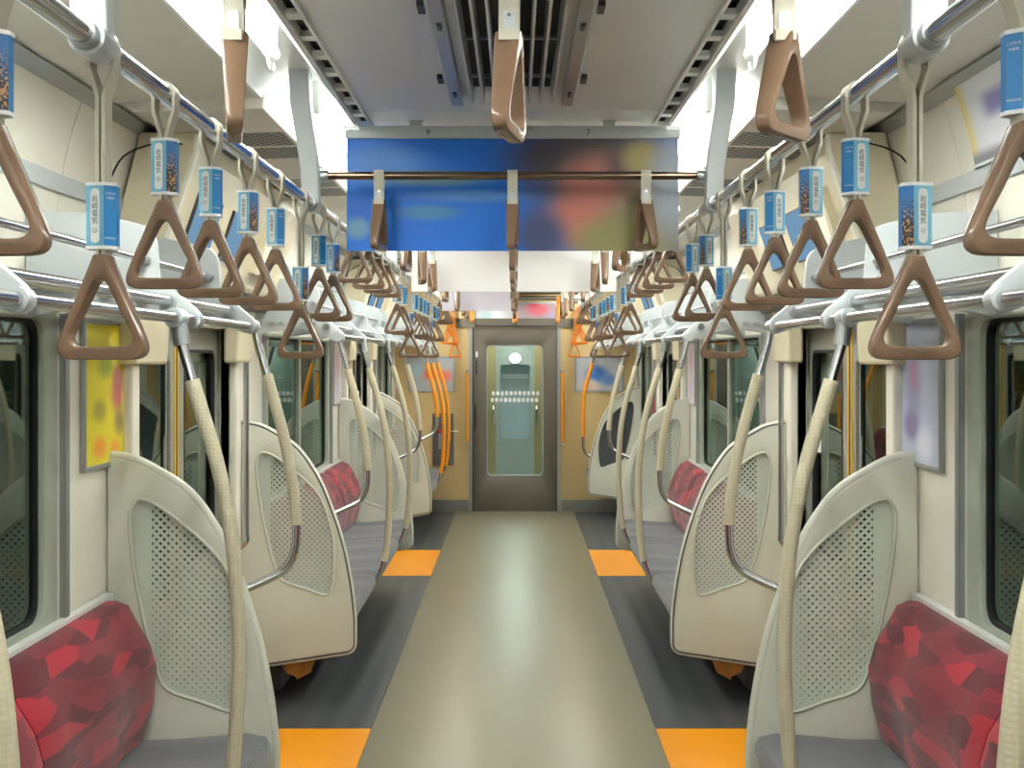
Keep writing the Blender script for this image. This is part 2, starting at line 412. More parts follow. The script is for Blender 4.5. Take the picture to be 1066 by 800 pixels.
# end wall (seen) and back wall (behind camera)
we = thing('wall_end', None, None, (0, YE, 0)); struct(we)
MB().box(-1.4, -.455, 0, .05, 0, 2.5).build('end_panel', M['gold'], we)
MB().box(.455, 1.4, 0, .05, 0, 2.5).build('end_panel', M['gold'], we)
MB().box(-.455, .455, 0, .05, 1.90, 2.5).build('lintel_panel', M['gold'], we)
for s in (-1, 1):
    MB().box(s*.44, s*.475, -.012, .08, 0, 1.93).build('door_jamb', M['alu'], we)
    MB().box(s*.48, s*1.1, -.006, 0, .01, .125).build('kick_plate', M['slate'], we)
MB().box(-.64, .66, -.02, 0, 1.905, 2.0).build('lintel_band', M['doorgrey'], we)
for z in (2.16, 2.19, 2.22, 2.25, 2.28):
    MB().box(.05, .66, -.008, 0, z, z+.012).build('vent_slot', M['black_hole'], we)
wb = MB().box(-1.4, 1.4, YB-.05, YB, 0, 2.5).build('wall_back', M['cream']); struct(wb)

# gangway door
gd = thing('door_5', None, None, (0, YE+.03, 0)); struct(gd)
plate('door_leaf', [rrect(-.43, .44, .005, 1.90, .004, 1), rrect(-.29, .29, .37, 1.72, .05)], .036, M['doorgrey'], lambda u, v, w_: (u, w_, v), gd, .003)
MB().box(-.29, .29, -.003, .003, .37, 1.72).build('door_glass', M['endglass'], gd)
MB().box(-.44, -.43, -.02, .02, 0, 1.9).build('shadow_gap', M['black'], gd)
plate('window_trim', [rrect(-.295, .295, .365, 1.725, .055), rrect(-.283, .283, .377, 1.713, .05)], .044, M['alu'], lambda u, v, w_: (u, w_, v), gd)
for r_, z in ((0, 1.225), (1, 1.155)):
    for i in range(11):
        x = -.235+i*.046+(.0 if r_ else .012)
        MB().add([(x+.018*math.sin(k*math.pi/3), -.006, z+.026*math.cos(k*math.pi/3)) for k in range(6)], [tuple(range(6))]).build('hexagon_decal', M['label_white'], gd)
MB().box(-.13, .13, -.007, -.005, 1.385, 1.389).build('decal_line', M['label_white'], gd)
MB().box(-.13, .13, -.007, -.005, 1.41, 1.414).build('decal_line', M['label_white'], gd)
MB().box(-.415, -.40, -.035, -.018, .86, 1.1).build('recessed_pull', M['black'], gd)
MB().box(-.405, -.385, -.022, -.018, 1.6, 1.66).build('sticker', M['label_white'], gd)
MB().box(-.405, -.39, -.022, -.018, 1.42, 1.56).build('sticker', M['black'], gd)
# the gangway and next car behind the glass
ga = thing('trim_1', None, None, (0, YE, 0)); struct(ga)
for s in (-1, 1):
    MB().box(s*.215, s*.5, .9, 1.0, 0, 2.2).build('gangway_panel', M['gold'], ga)
    MB().box(s*.5, s*.54, .1, 3.6, 0, 2.3).build('gangway_side', M['leafgrey'], ga)
    MB().tube([(s*.24, .89, .85), (s*.24, .86, .88), (s*.24, .86, 1.02), (s*.24, .89, 1.05)], .012).build('pull_handle', M['chrome'], ga)
MB().box(-.55, .55, .1, 4.2, .0, .004).build('gangway_floor', M['bracket'], ga)
MB().box(-.55, .55, .1, 4.2, 2.2, 2.24).build('gangway_ceiling', M['leafgrey'], ga)
MB().box(-.35, .35, .35, 3.2, 2.17, 2.2).build('gangway_fill_panel', m_emit('gangway_fill_glow', (.92, 1, .95, 1), 2.6), ga)  # unseen glowing panel, added to brighten the gangway
plate('next_door', [rrect(-.5, .5, .0, 2.2, .0, 1), rrect(-.2, .2, .5, 1.5, .05)], .04, M['leafgrey'], lambda u, v, w_: (u, w_+3.6, v), ga)
MB().box(-.6, .6, 4.2, 4.24, 0, 2.2).build('far_panel', M['bracket'], ga)
lamp = thing('gangway_reflection_spot', 'small round white glow standing in for a reflection, seen through the gangway door glass', 'lamp', (0, YE+3.5, 1.585))  # added glowing disc, stands in for a reflected bright spot
MB().loft([[(.07*math.cos(a*math.pi/6), z, .06*math.sin(a*math.pi/6)) for a in range(12)] for z in (.0, .03)]).build('glow_disc', m_emit('gangway_glow', (.9, 1, .96, 1), 9), lamp)
MB().loft([[(.08*math.cos(a*math.pi/6), z, .07*math.sin(a*math.pi/6)) for a in range(12)] for z in (.03, .08)]).build('glow_disc_base', M['white'], lamp)

# ================================================================ THINGS
# fluorescent tubes
tubes = [(-2.6, -1.4), (-1.3, -.1), (.4, 1.58), (1.78, 2.92), (3.56, 4.68), (4.76, 5.56), (5.78, 6.9), (6.97, 7.95), (8.15, 9.3), (9.38, 10.5), (10.58, 11.75)]
TORD = {3: 'nearest', 4: 'second', 5: 'third', 6: 'fourth', 7: 'fifth', 8: 'sixth', 9: 'seventh', 10: 'farthest'}
for s in (-1, 1):
    for i, (a, b) in enumerate(tubes):
        t = thing('fluorescent_tube', '%s white fluorescent tube in the %s ceiling trough' % (TORD.get(i, 'tube %s the camera in' % ('beside' if i == 2 else 'behind')), SN[s]) if i > 2 else
                  ['rearmost white fluorescent tube behind the viewpoint in the %s trough', 'middle white fluorescent tube behind the viewpoint in the %s trough', 'white fluorescent tube straight above the viewpoint in the %s trough'][i] % SN[s],
                  'lamp', (s*.61, a, 2.375), 'fluorescent tubes in the ceiling troughs')
        L = b-a
        MB().tube([(0, .03, 0), (0, L-.03, 0)], .0165, 10).build('glass_tube', M['tube'], t, smooth=40)
        for y in (0, L):
            MB().tube([(0, y-.03, 0), (0, y+.03, 0)], .019, 10).build('end_cap', M['white'], t, smooth=40)
            MB().box(-.014, .014, y-.015, y+.015, 0, .08).build('socket', M['white'], t)
        hk = catmull([(-s*.0, L-.05, .03), (-s*.0, L-.04, -.02), (0, L-.02, -.045), (0, L+.02, -.045), (0, L+.04, -.02), (0, L+.045, .05)], 5)
        MB().tube(hk, .0045, 8).build('retaining_hook', M['white'], t, smooth=60)

# return air boxes
for s in (-1, 1):
    for k, (a, b) in enumerate(((3.29, 5.42), (7.88, 10.05))):
        t = thing('return_air_box', '%s shallow grey ceiling box with dark perforated air panels, %s side' % (('nearer', 'farther')[k], SN[s]), 'vent', (0, a, 0))
        L = b-a
        MB().prism([(s*.712, 2.31), (s*1.08, 2.298), (s*1.12, 2.33), (s*1.12, 2.34), (s*.712, 2.36)], 'y', 0, L).build('housing', M['ceil'], t, bevel=.004)
        for y0, y1 in ((.34, .56), (.60, .80), (1.28, 1.5), (1.54, 1.76)):
            MB().prism([(s*.725, 2.3085), (s*.90, 2.303), (s*.90, 2.306), (s*.725, 2.312)], 'y', y0, y1).build('perforated_panel', M['vent_mesh'], t)
            MB().prism([(s*.935, 2.3015), (s*1.04, 2.2980), (s*1.04, 2.301), (s*.935, 2.304)], 'y', y0, y1).build('perforated_panel', M['vent_mesh'], t)

# air conditioning grille
g = thing('air_grille', 'grey slatted air conditioning grille in the middle of the ceiling', 'vent', (0, 0, 2.335))
for s in (-1, 1):
    MB().prism([(s*.165, 0), (s*.178, 0), (s*.178, -.012), (s*.165, -.045), (s*.135, -.045), (s*.135, 0)], 'y', .9, 3.17).build('side_frame', M['alu'], g, bevel=.002)
    MB().box(s*.118, s*.135, .9, 3.17, -.02, 0).build('inner_frame', M['centre'], g)
    for y in (1.6, 2.4, 3.02):
        MB().box(s*.18, s*.195, y-.03, y+.03, -.012, 0).build('latch', M['darkmetal'], g)
        MB().tube([(s*.15, y-.02, -.045), (s*.15, y+.02, -.045)], .006, 8).build('screw', M['darkmetal'], g)
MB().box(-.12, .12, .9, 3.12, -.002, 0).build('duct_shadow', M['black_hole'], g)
for i, x in enumerate((-.105, -.075, -.045, -.015, .015, .045, .075, .105)):
    MB().prism([(x-.0025, -.004), (x+.0025, -.004), (x+.003+x*.06, -.042), (x-.003+x*.06, -.042)], 'y', .9, 3.16).build('slat', M['bracket'], g)
for y in (1.2, 1.55, 1.9, 2.25, 2.6, 2.95):
    MB().box(-.12, .12, y-.004, y+.004, -.018, -.01).build('cross_wire', M['alu'], g)

# overhead rails with posts
BX, BZ = .598, 2.055
POSTS = (1.66, 3.43, 5.66, 8.05, 9.95)
for s in (-1, 1):
    t = thing('overhead_rail', 'long polished steel overhead bar on the %s side carrying hand straps' % SN[s], 'handrail', (0, 0, 0))
    MB().tube([(s*BX, YB+.1, BZ), (s*BX, YE-.02, BZ)], .0165, 16).build('steel_bar', M['chrome'], t, smooth=60)
    for y in POSTS:
        pr = []
        for z, x, hw, hy in ((2.455, .632, .03, .03), (2.35, .628, .03, .03), (2.26, .615, .028, .024), (2.16, .602, .027, .02), (2.055, BX, .026, .02)):
            pr.append([(s*(x-hw), y-hy, z), (s*(x+hw), y-hy, z), (s*(x+hw), y+hy, z), (s*(x-hw), y+hy, z)])
        h = MB().loft(pr).build('hanger_post', M['bracket'], t, bevel=.004)
        MB().tube([(s*BX, y-.03, BZ), (s*BX, y+.03, BZ)], .027, 18).build('collar', M['bracket'], h, smooth=50)
        MB().tube([(s*BX, y-.05, BZ), (s*BX, y+.05, BZ)], .021, 18).build('steel_ferrule', M['alu'], h, smooth=50)
CROSS = (1.68, 3.46, 4.3, 5.05, 5.66, 6.7, 8.05, 8.95, 9.6, 10.7)
CN = ['nearest', 'second', 'third', 'fourth', 'fifth', 'sixth', 'seventh', 'eighth', 'ninth', 'farthest']
for i, y in enumerate(CROSS):
    t = thing('cross_rail', '%s steel bar running across the ceiling from left to right' % CN[i], 'handrail', (0, y, 2.145), 'cross bars under the ceiling')
    MB().tube([(-BX, 0, 0), (BX, 0, 0)], .0125, 14).build('steel_bar', M['bronze'] if i == 1 else M['chrome'], t, smooth=60)
    for s in (-1, 1):
        MB().tube([(s*(BX-.045), 0, 0), (s*(BX+.02), 0, 0)], .019, 14).build('clamp', M['alu'], t, smooth=50)
        if y not in (3.46, 1.68, 5.66, 8.05):
            MB().box(s*BX-.012, s*BX+.012, -.012, .012, -.075, .33).build('hanger', M['bracket'], t)

# ---------------------------------------------------------------- hand straps
def ring_mesh(mat):
    out = rpoly([(-.009, .008, .003), (.009, .008, .003), (.0165, -.010, .01), (.047, -.078, .3), (.076, -.146, .06), (-.076, -.146, .06), (-.047, -.078, .3), (-.0165, -.010, .01)], 7)
    hole = rpoly([(0, -.012, .018), (.0285, -.072, .3), (.057, -.127, .034), (-.057, -.127, .034), (-.0285, -.072, .3)], 7)
    def f(u, v, w_):
        k = min(1, max(0, -v/.14)); return (u, w_*(1.0-.42*k), v)
    o = plate('ring', [out, hole], .040, mat, f, None, .0045, 40)
    me = o.data; bpy.data.objects.remove(o); return me
RING = {'b': ring_mesh(M['brown']), 'o': ring_mesh(M['orange_ring'])}
def webbing_mesh(L, mat, wdt=.030, br=.0185, k=1.0):
    """loop over a bar along local Y, hanging L below bar centre, band lies along Y"""
    th = .0028
    right = [(.0045, -L), (.0045, -.075*k), (.008, -.06*k), (.0175 if k == 1 else .0135, -.03*k)]
    arc = [(br*math.cos(a), br*math.sin(a)) for a in [math.radians(x) for x in range(-20, 201, 20)]]
    left = [(-x, z) for x, z in right][::-1]
    path = [Vector(p) for p in right+arc+left]
    rings = []
    for i, p in enumerate(path):
        t = (path[min(i+1, len(path)-1)]-path[max(i-1, 0)]).normalized(); nn = Vector((t.y, -t.x))
        o, q = p+nn*th, p-nn*th
        rings.append([(o.x, -wdt/2, o.y), (o.x, wdt/2, o.y), (q.x, wdt/2, q.y), (q.x, -wdt/2, q.y)])
    mb = MB().loft(rings)
    mb.box(-.0065, .0065, -wdt/2, wdt/2, -L-.016, -L+.004) if k == 1 else mb.box(-.0185, .0185, -wdt/2, wdt/2, -L-.012, -L+.004)
    return mb.me('webbing', mat, 40)
def prism_sleeve(s):
    """sleeve cross-section, s=-1 for left rail; returns corner list (x,y) """
    c = [(-.021, -.012), (.0075, -.019), (.021, -.007), (.021, .008), (-.003, .018), (-.021, .008)]
    return c if s < 0 else [(-x, y) for x, y in c]
def on_face(me_src, p0, p1, zc, off, name, parent):
    """place a flat XY mesh upright onto the face p0->p1 (camera-facing), centre at zc"""
    p0, p1 = Vector(p0), Vector(p1)
    if p0.x > p1.x: p0, p1 = p1, p0
    t = (p1-p0).normalized(); nrm = Vector((t.y, -t.x)); mid = (p0+p1)/2+nrm*off
    o = link(name, me_src, parent); o.location = (mid.x, mid.y, zc)
    o.rotation_euler = (R(90), 0, math.atan2(t.y, t.x)); return o
SL = .098
T1 = text_mesh('岩崎電気', .0108, M['ink'], True, spacing=.98)
T2 = text_mesh('こだわる\nの会社', .0042, M['label_white'], spacing=1.6)
T3 = text_mesh('IWASAKI', .0042, M['label_white'])
PILL = MB().add([(p.x, p.y, 0) for p in rrect(-.0075, .0075, -.040, .040, .0074)], [tuple(range(24))]).me('white_strip', M['label_white'])
QR = MB().tube([(.003*math.cos(a*math.pi/5), .003*math.sin(a*math.pi/5)-.0, 0) for a in range(10)], .0004, 4, closed=True).me('magnifier', M['ink'])
def face_panel(p0, p1, mat, name):
    p0, p1 = Vector(p0), Vector(p1)
    t = (p1-p0).normalized(); n = Vector((t.y, -t.x)); 
    if n.y > 0: n = -n
    q = [p0+n*.0004, p1+n*.0004]
    return MB().add([(q[0].x, q[0].y, -SL+.004), (q[1].x, q[1].y, -SL+.004), (q[1].x, q[1].y, -.004), (q[0].x, q[0].y, -.004)], [(0, 1, 2, 3)]).me(name, mat)
SLV = {}
for s in (-1, 1):
    c = prism_sleeve(s)
    SLV[s] = dict(body=MB().prism(c, 'z', -SL+.003, -.003).me('sleeve', M['blue']),
                  cap=MB().prism([(x*1.06, y*1.06) for x, y in c], 'z', -.005, 0).me('end_cap', M['label_white']),
                  f1=face_panel(c[0], c[1], M['blue_light'], 'light_blue_face'), f2p=face_panel(c[1], c[2], M['sleeve_photo'], 'city_photo_face'),
                  c=c)
SLO = MB().prism(prism_sleeve(-1), 'z', -SL, 0).me('sleeve', M['orange'])
LOW, HIGH, SHORT = 1.60, 1.722, 1.885
RH = .146   # ring height
webs = {}
def strap_side(s, y, zb, sleeve, label, group, col='b', photo=False, yaw=0.0):
    L = BZ-(zb+RH)
    t = thing('hand_strap', label, 'hand strap', (s*BX, y, BZ), group)
    key = (round(L, 3), col)
    if key not in webs: webs[key] = webbing_mesh(L, M['webbing'] if col == 'b' else M['orange_ring'])
    link('webbing', webs[key], t)
    r = link('ring', RING[col], t); r.location = (0, 0, -L-.004); r.rotation_euler = (0, 0, yaw)
    if sleeve:
        top = -L+.012+SL
        if col == 'o':
            b = link('sleeve', SLO, t); b.location = (0, 0, top); return t
        q = SLV[s]; b = link('sleeve', q['body'], t); b.location = (0, 0, top)
        link('light_blue_face', q['f1'], b)
        if photo: link('city_photo_face', q['f2p'], b)
        e = link('end_cap', q['cap'], b); e = link('end_cap', q['cap'], b); e.location = (0, 0, -SL+.005)
        c = q['c']
        on_face(PILL, c[0], c[1], -SL/2, .0007, 'white_strip', b)
        on_face(T1, c[0], c[1], -SL/2+.008, .0011, 'lettering', b)
        on_face(QR, c[0], c[1], -SL/2-.022, .0011, 'magnifier_mark', b)
        if not photo:
            on_face(T2, c[1], c[2], -.020, .0009, 'lettering', b)
            on_face(T3, c[1], c[2], -SL+.016, .0009, 'lettering', b)
    if zb < 1.9 and y < 6:
        pass
    return t
def rivets(t, L): pass
bench1 = [(1.34, HIGH), (1.70, LOW), (2.0, HIGH), (2.3, HIGH), (2.62, HIGH), (2.92, HIGH), (3.26, LOW), (3.56, HIGH), (3.84, HIGH)]
door1 = [4.36, 4.76, 5.1, 5.45]
bench2 = [(5.9, HIGH), (6.2, HIGH), (6.62, LOW), (6.93, HIGH), (7.24, HIGH), (7.54, HIGH), (7.84, HIGH), (8.16, LOW), (8.46, HIGH), (8.76, HIGH)]
door2 = [9.1, 9.4, 9.7, 9.98]
ORD = ['first', 'second', 'third', 'fourth', 'fifth', 'sixth', 'seventh', 'eighth', 'ninth', 'tenth']
for s in (-1, 1):
    n = SN[s]
    for i, (y, z) in enumerate(bench1):
        k = 'low-hanging ' if z == LOW else ''
        strap_side(s, y, z, True, '%sbrown triangular strap with blue sleeve, %s from the camera on the %s overhead bar' % (k, ORD[i], n), 'blue-sleeved straps on the %s overhead bar' % n, photo=(i % 2 == (0 if s < 0 else 1)), yaw=random.uniform(-.08, .08))
    for i, y in enumerate(door1):
        strap_side(s, y, SHORT, False, 'short brown triangular strap without sleeve, %s of four at the nearer %s doorway' % (ORD[i], n), 'short straps at the nearer %s doorway' % n, yaw=random.uniform(-.1, .1))
    for i, (y, z) in enumerate(bench2):
        k = 'low-hanging ' if z == LOW else ''
        strap_side(s, y, z, True, '%sbrown strap with blue sleeve, %s beyond the nearer doorway on the %s bar' % (k, ORD[i], n), 'blue-sleeved straps above the second %s bench' % n, photo=(i % 2 == 0), yaw=random.uniform(-.1, .1))
    for i, y in enumerate(door2):
        strap_side(s, y, SHORT, False, 'short brown strap, %s of four at the farther %s doorway' % (ORD[i], n), 'short straps at the farther %s doorway' % n, yaw=random.uniform(-.1, .1))
    for i, (y, z) in enumerate(((10.4, HIGH), (10.75, HIGH), (11.1, HIGH), (11.55, LOW))):
        strap_side(s, y, z, True, 'bright orange priority-seat strap, %s of four near the end wall on the %s bar' % (ORD[i], n), 'orange straps on the %s bar' % n, 'o')
# straps on the cross bars
WEBX = {c: webbing_mesh(.075, M['webbing'] if c == 'b' else M['orange_ring'], .030, .0145, .55) for c in 'bo'}
PLATE = MB().prism([(p.x, p.y) for p in rrect(-.009, .009, -.080, -.043, .004)], 'y', -.0105, -.0065).me('name_plate', M['bracket'])
RIV = MB().tube([(0, -.0125, 0), (0, -.010, 0)], .0022, 8).me('rivet', M['chrome'])
rots = {1.68: (20, 14, 42), 3.46: (8, 6, -18), 4.3: (5, 4, 25), 5.05: (-12, 5, 6), 5.66: (-16, 4, 16)}
for ci, y in enumerate(CROSS):
    for j, x in enumerate((-.40, 0, .40)):
        col = 'o' if y > 10.2 else 'b'
        t = thing('hand_strap', '%s strap hung face-on from the %s cross bar, %s one' % ('orange' if col == 'o' else 'brown cream-banded', CN[ci], ('left', 'middle', 'right')[j]), 'hand strap', (x, y, 2.145), 'straps on the ceiling cross bars')
        wb_ = link('webbing', WEBX[col], t); wb_.rotation_euler = (0, 0, R(90))
        if y < 6 and col == 'b':
            p = link('name_plate', PLATE, t)
            for z in (-.049, -.073):
                r_ = link('rivet', RIV, p); r_.location = (0, 0, z)
        a = rots.get(y, (random.uniform(-12, 12),)*3)[j]
        # ring plane along the car, turned a little
        if y == 1.68: a = (-14, 12, 40)[j]
        r = link('ring', RING[col], t); r.location = (0, 0, -.079); r.rotation_euler = (0, 0, R(90-a))

# ---------------------------------------------------------------- hanging posters
P_BLUE = m_poster('poster_blue', lin(40, 122, 232), [(-.40, .10, .2, .09, lin(90, 150, 232)), (-.25, .055, .26, .035, lin(110, 150, 160)),
    (-.12, .0, .28, .03, lin(90, 150, 230)), (-.26, -.05, .14, .035, lin(80, 144, 200)), (-.48, -.1, .06, .05, lin(120, 170, 210)),
    (.16, .12, .28, .16, lin(84, 84, 104)), (.30, 0, .34, .34, lin(110, 100, 100)), (.42, -.05, .34, .32, lin(150, 140, 110)), (.25, .04, .15, .13, lin(190, 120, 110)),
    (.36, .09, .12, .1, lin(110, 80, 84)), (.2, -.08, .15, .11, lin(206, 124, 110)), (.33, -.13, .22, .11, lin(150, 146, 96)), (.40, .12, .09, .08, lin(176, 164, 104)), (.50, .02, .12, .22, lin(170, 180, 196)), (.09, -.12, .12, .12, lin(80, 90, 130))])
P_WHITE = plain('poster_white', lin(252, 251, 253), .4, var=.01)
P_LILAC = plain('poster_lilac', lin(214, 208, 220), .4, var=.01)
def hanging_poster(y, label, mat, x0=-.515, x1=.515, clips=True, zt=2.285, zb=1.93):
    t = thing('hanging_poster', label, 'poster', (0, y, 0))
    s = MB().box(x0, x1, -.002, .002, zb-2.1, zt-2.1).build('sheet', mat, t); s.location = (0, 0, 2.1)
    fb = MB().box(-.52, .52, -.010, .010, 2.278, 2.318).build('top_bar', M['bracket'], t, bevel=.003)
    for x in (-.30, .30):
        MB().box(x-.018, x+.018, -.004, .010, 2.30, 2.345).build('ceiling_clip', M['alu'], t, bevel=.002)
        MB().box(x-.024, x+.024, -.006, .008, 2.333, 2.34).build('clip_foot', M['alu'], t)
    for x in (-.5, .04, .5):
        MB().box(x-.024, x+.024, -.013, -.009, 2.303, 2.315).build('spring_catch', M['alu'], t)
    for x, ch in ((-.262, '9'), (.235, '7')):
        o = link('number', text_mesh(ch, .027, M['ink']), fb); o.rotation_euler = (R(90), 0, 0); o.location = (x, -.0105, 2.296)
    return t
hanging_poster(3.58, 'wide blurred blue and brown advert sheet hanging from the ceiling', P_BLUE)
hanging_poster(5.80, 'blank bright white sheet hanging behind the blue advert', P_WHITE)
hanging_poster(8.2, 'narrow pale lilac sheet hanging farther back, left half only', P_LILAC, x1=.01)
P_END1 = m_poster('poster_end_pale', lin(196, 196, 202), [(-.03, 0, .22, .14, lin(232, 234, 240)), (-.1, -.02, .1, .1, lin(190, 214, 220))])
P_END2 = m_poster('poster_end_red', lin(170, 160, 168), [(.02, .05, .2, .1, lin(214, 110, 126)), (.2, -.04, .14, .14, lin(180, 160, 200)), (-.02, .12, .1, .07, lin(220, 90, 110))])
def framed(name, label, u, v, mat, loc, rot, fr=.014):
    t = thing(name, label, 'poster', loc, rot=rot)
    MB().box(-u/2, u/2, -.004, .004, -v/2, v/2).build('sheet', mat, t)
    plate('frame', [rrect(-u/2-fr, u/2+fr, -v/2-fr, v/2+fr, .004, 2), rrect(-u/2+.002, u/2-.002, -v/2+.002, v/2-.002, .002, 2)], .016, M['alu'], lambda a, b, c: (a, c, b), t, .002)
    return t
framed('wall_poster', 'pale blurred advert left of centre above the gangway door', .40, .23, P_END1, (-.2, YE-.012, 2.04-.0), 0)
framed('wall_poster', 'reddish blurred advert right of centre above the gangway door', .40, .23, P_END2, (.215, YE-.012, 2.04), 0)
P_EL = m_poster('poster_end_left', lin(176, 180, 186), [(0, 0, .16, .1, lin(230, 120, 96)), (.14, -.02, .1, .1, lin(226, 130, 110)), (-.16, .05, .12, .12, lin(170, 196, 206))])
P_ER = m_poster('poster_end_right', lin(180, 184, 192), [(-.02, .0, .17, .13, lin(70, 120, 190)), (.1, -.06, .12, .09, lin(110, 140, 200)), (-.1, -.12, .14, .08, lin(206, 180, 160))])
framed('wall_poster', 'blurred grey and orange advert on the gold end wall, left of the gangway door', .46, .34, P_EL, (-.86, YE-.012, 1.425), 0)
framed('wall_poster', 'blurred grey and blue advert on the gold end wall, right of the gangway door', .48, .34, P_ER, (.87, YE-.012, 1.425), 0)
P_Y = m_poster('poster_yellow', lin(226, 210, 40), [(.0, .12, .12, .06, lin(240, 226, 120)), (-.05, .08, .1, .05, lin(160, 170, 60)), (.06, .0, .09, .09, lin(200, 110, 110)), (-.1, -.05, .08, .05, lin(170, 160, 60)), (.07, -.09, .07, .06, lin(160, 140, 90)),
    (-.1, -.16, .08, .05, lin(236, 150, 50)), (.03, -.17, .06, .04, lin(236, 160, 60)), (.05, .05, .06, .05, lin(190, 120, 120)), (.13, -.02, .06, .1, lin(235, 225, 120))])
P_L = m_poster('poster_lavender', lin(184, 192, 214), [(.0, .02, .1, .2, lin(150, 150, 186)), (-.02, -.1, .1, .07, lin(130, 120, 160)), (.1, -.15, .1, .08, lin(220, 220, 236)), (.0, .06, .05, .08, lin(170, 130, 160)), (-.14, .1, .07, .1, lin(200, 210, 226))])
P_PK = m_poster('poster_pink', lin(216, 200, 206), [(.0, .08, .14, .12, lin(206, 180, 196)), (0, -.1, .14, .12, lin(190, 196, 216))])
framed('wall_poster', 'bright yellow blurred advert framed on the left wall', .43, .42, P_Y, (-W+.008, 3.53, 1.49), R(90))
framed('wall_poster', 'lavender blurred advert framed on the right wall', .43, .42, P_L, (W-.008, 3.53, 1.49), R(-90))
for s in (-1, 1):
    framed('wall_poster', 'pale pink blurred advert on the %s wall beside the farther doorway' % SN[s], .36, .42, P_PK, (s*(W-.008), 8.02, 1.49), R(-90*s))
# curved advert on upper right wall
cp = thing('curved_poster', 'curved advert with yellow border on the upper right wall', 'poster', (0, 2.55, 0))
pr = [(1.150, 2.300), (1.172, 2.235), (1.193, 2.16), (1.205, 2.098)]
q = N('curved_poster'); x = q.n('ShaderNodeSeparateXYZ'); q.l(q.obj(), x.inputs[0])
yy, zz = x.outputs[1], x.outputs[2]
def sm(v, a, b):
    r = q.n('ShaderNodeMapRange', interpolation_type='SMOOTHSTEP'); q.l(v, r.inputs[0]); r.inputs[1].default_value = a; r.inputs[2].default_value = b; return r.outputs[0]
c_ = q.mix(sm(yy, .38, .46), lin(222, 222, 230), lin(226, 206, 96))
pur = q.math('MULTIPLY', q.math('MULTIPLY', sm(zz, 2.18, 2.215), sm(zz, 2.27, 2.235)), sm(yy, .36, .28))
c_ = q.mix(pur, c_, lin(120, 116, 176)); c_ = q.mix(sm(zz, 2.14, 2.11), c_, lin(130, 128, 140)); q.set(c_, .4)
MB().loft([[(X, yv, z) for X, z in pr]+[(X+.002, yv, z+.001) for X, z in pr[::-1]] for yv in (-.75, .45)]).build('sheet', q.m, cp)
MB().box(1.200, 1.210, -.75, .45, 2.09, 2.098).build('holding_strip', M['alu'], cp)

# ---------------------------------------------------------------- luggage racks
def bracket_prof(end=False):
    p = [(.80, 1.668, .012), (.783, 1.70, .02), (.80, 1.722, .01), (.872, 1.782, .02), (.895, 1.80, .02), (.905, 1.93, .06), (1.06, 1.965, .05), (1.232, 1.975, 0), (1.232, 1.70, 0), (1.15, 1.715, .05), (1.0, 1.735, .05), (.90, 1.70, .04)]
    return rpoly(p, 5)
for s in (-1, 1):
    for k, (a, b, brk) in enumerate(((-2.5, 3.575, (.5, 1.2, 1.9, 2.93, 3.545)), (5.33, 8.20, (5.36, 6.15, 7.05, 7.75, 8.17)), (9.98, 11.9, (10.0, 10.8, 11.7)))):
        t = thing('luggage_rack', '%s steel tube luggage rack with white brackets above the %s bench' % (('nearest', 'middle', 'farthest')[k], SN[s]), 'rack', (0, 0, 0))
        for (x, z, r) in ((.807, 1.695, .0135), (.868, 1.742, .0145)):
            MB().tube([(s*x, a, z), (s*x, b, z)], r, 14).build('front_rail', M['chrome'], t, smooth=60)
        MB().tube([(s*.925, a, 1.845), (s*.925, b, 1.845)], .009, 10).build('upper_rail', M['chrome'], t, smooth=60)
        for j in range(6):
            x = .925+j*.05
            MB().box(s*(x-.012), s*(x+.012), a, b, 1.752, 1.762).build('shelf_slat', M['alu'], t)
        MB().box(s*1.205, s*1.215, a, b, 1.79, 1.80).build('back_strip', M['alu'], t)
        for y in brk:
            pl = plate('bracket', [bracket_prof()], .022, M['bracket'], lambda u, v, w_, s=s, y=y: (s*u, w_+y, v), t, .004)
            for (x, z, r) in ((.807, 1.695, .021), (.868, 1.742, .021)):
                MB().tube([(s*x, y-.018, z), (s*x, y+.018, z)], r, 14).build('collar', M['bracket'], pl, smooth=50)
            MB().tube([(s*.925, y-.05, 1.845), (s*.925, y+.05, 1.845)], .012, 10).build('tube_cap', M['alu'], pl, smooth=50)

# ---------------------------------------------------------------- benches
def cushion_seat(s, y0, y1, seats, mat, parent, dz=0):
    n = seats*8; rings = []
    prof = [(.735, .385), (.722, .42), (.735, .458), (.79, .470), (.90, .462), (1.02, .452), (1.16, .45), (1.16, .36), (1.0, .36), (.80, .365)]
    for i in range(n+1):
        f = i/n; y = y0+(y1-y0)*f; e = min(1, min(f, 1-f)*n/1.2)
        b = -.016*math.sin(math.pi*((f*seats) % 1 if i < n else 1))**2
        e2 = .012*(1-e)
        rings.append([(s*(x+(e2 if x < .9 else 0)), y, z+(b if .75 < x < 1.1 and z > .43 else 0)-(e2 if z > .43 else 0)) for x, z in prof])
    return MB().loft(rings).build('seat_cushion', mat, parent, smooth=60)
def cushion_back(s, y0, y1, seats, mat, parent):
    n = seats*6; rings = []
    prof = [(1.10, .455), (1.075, .55), (1.065, .66), (1.085, .73), (1.125, .81), (1.165, .86), (1.20, .875), (1.228, .87), (1.228, .455)]
    for i in range(n+1):
        f = i/n; y = y0+(y1-y0)*f; e = min(1, min(f, 1-f)*n/1.0)
        b = .012*math.sin(math.pi*((f*seats) % 1 if i < n else 1))**2; e2 = .014*(1-e)
        rings.append([(s*(x+((b+e2) if x < 1.13 else 0)), y, z-(e2 if z > .8 else 0)) for x, z in prof])
    return MB().loft(rings).build('backrest', mat, parent, smooth=60)
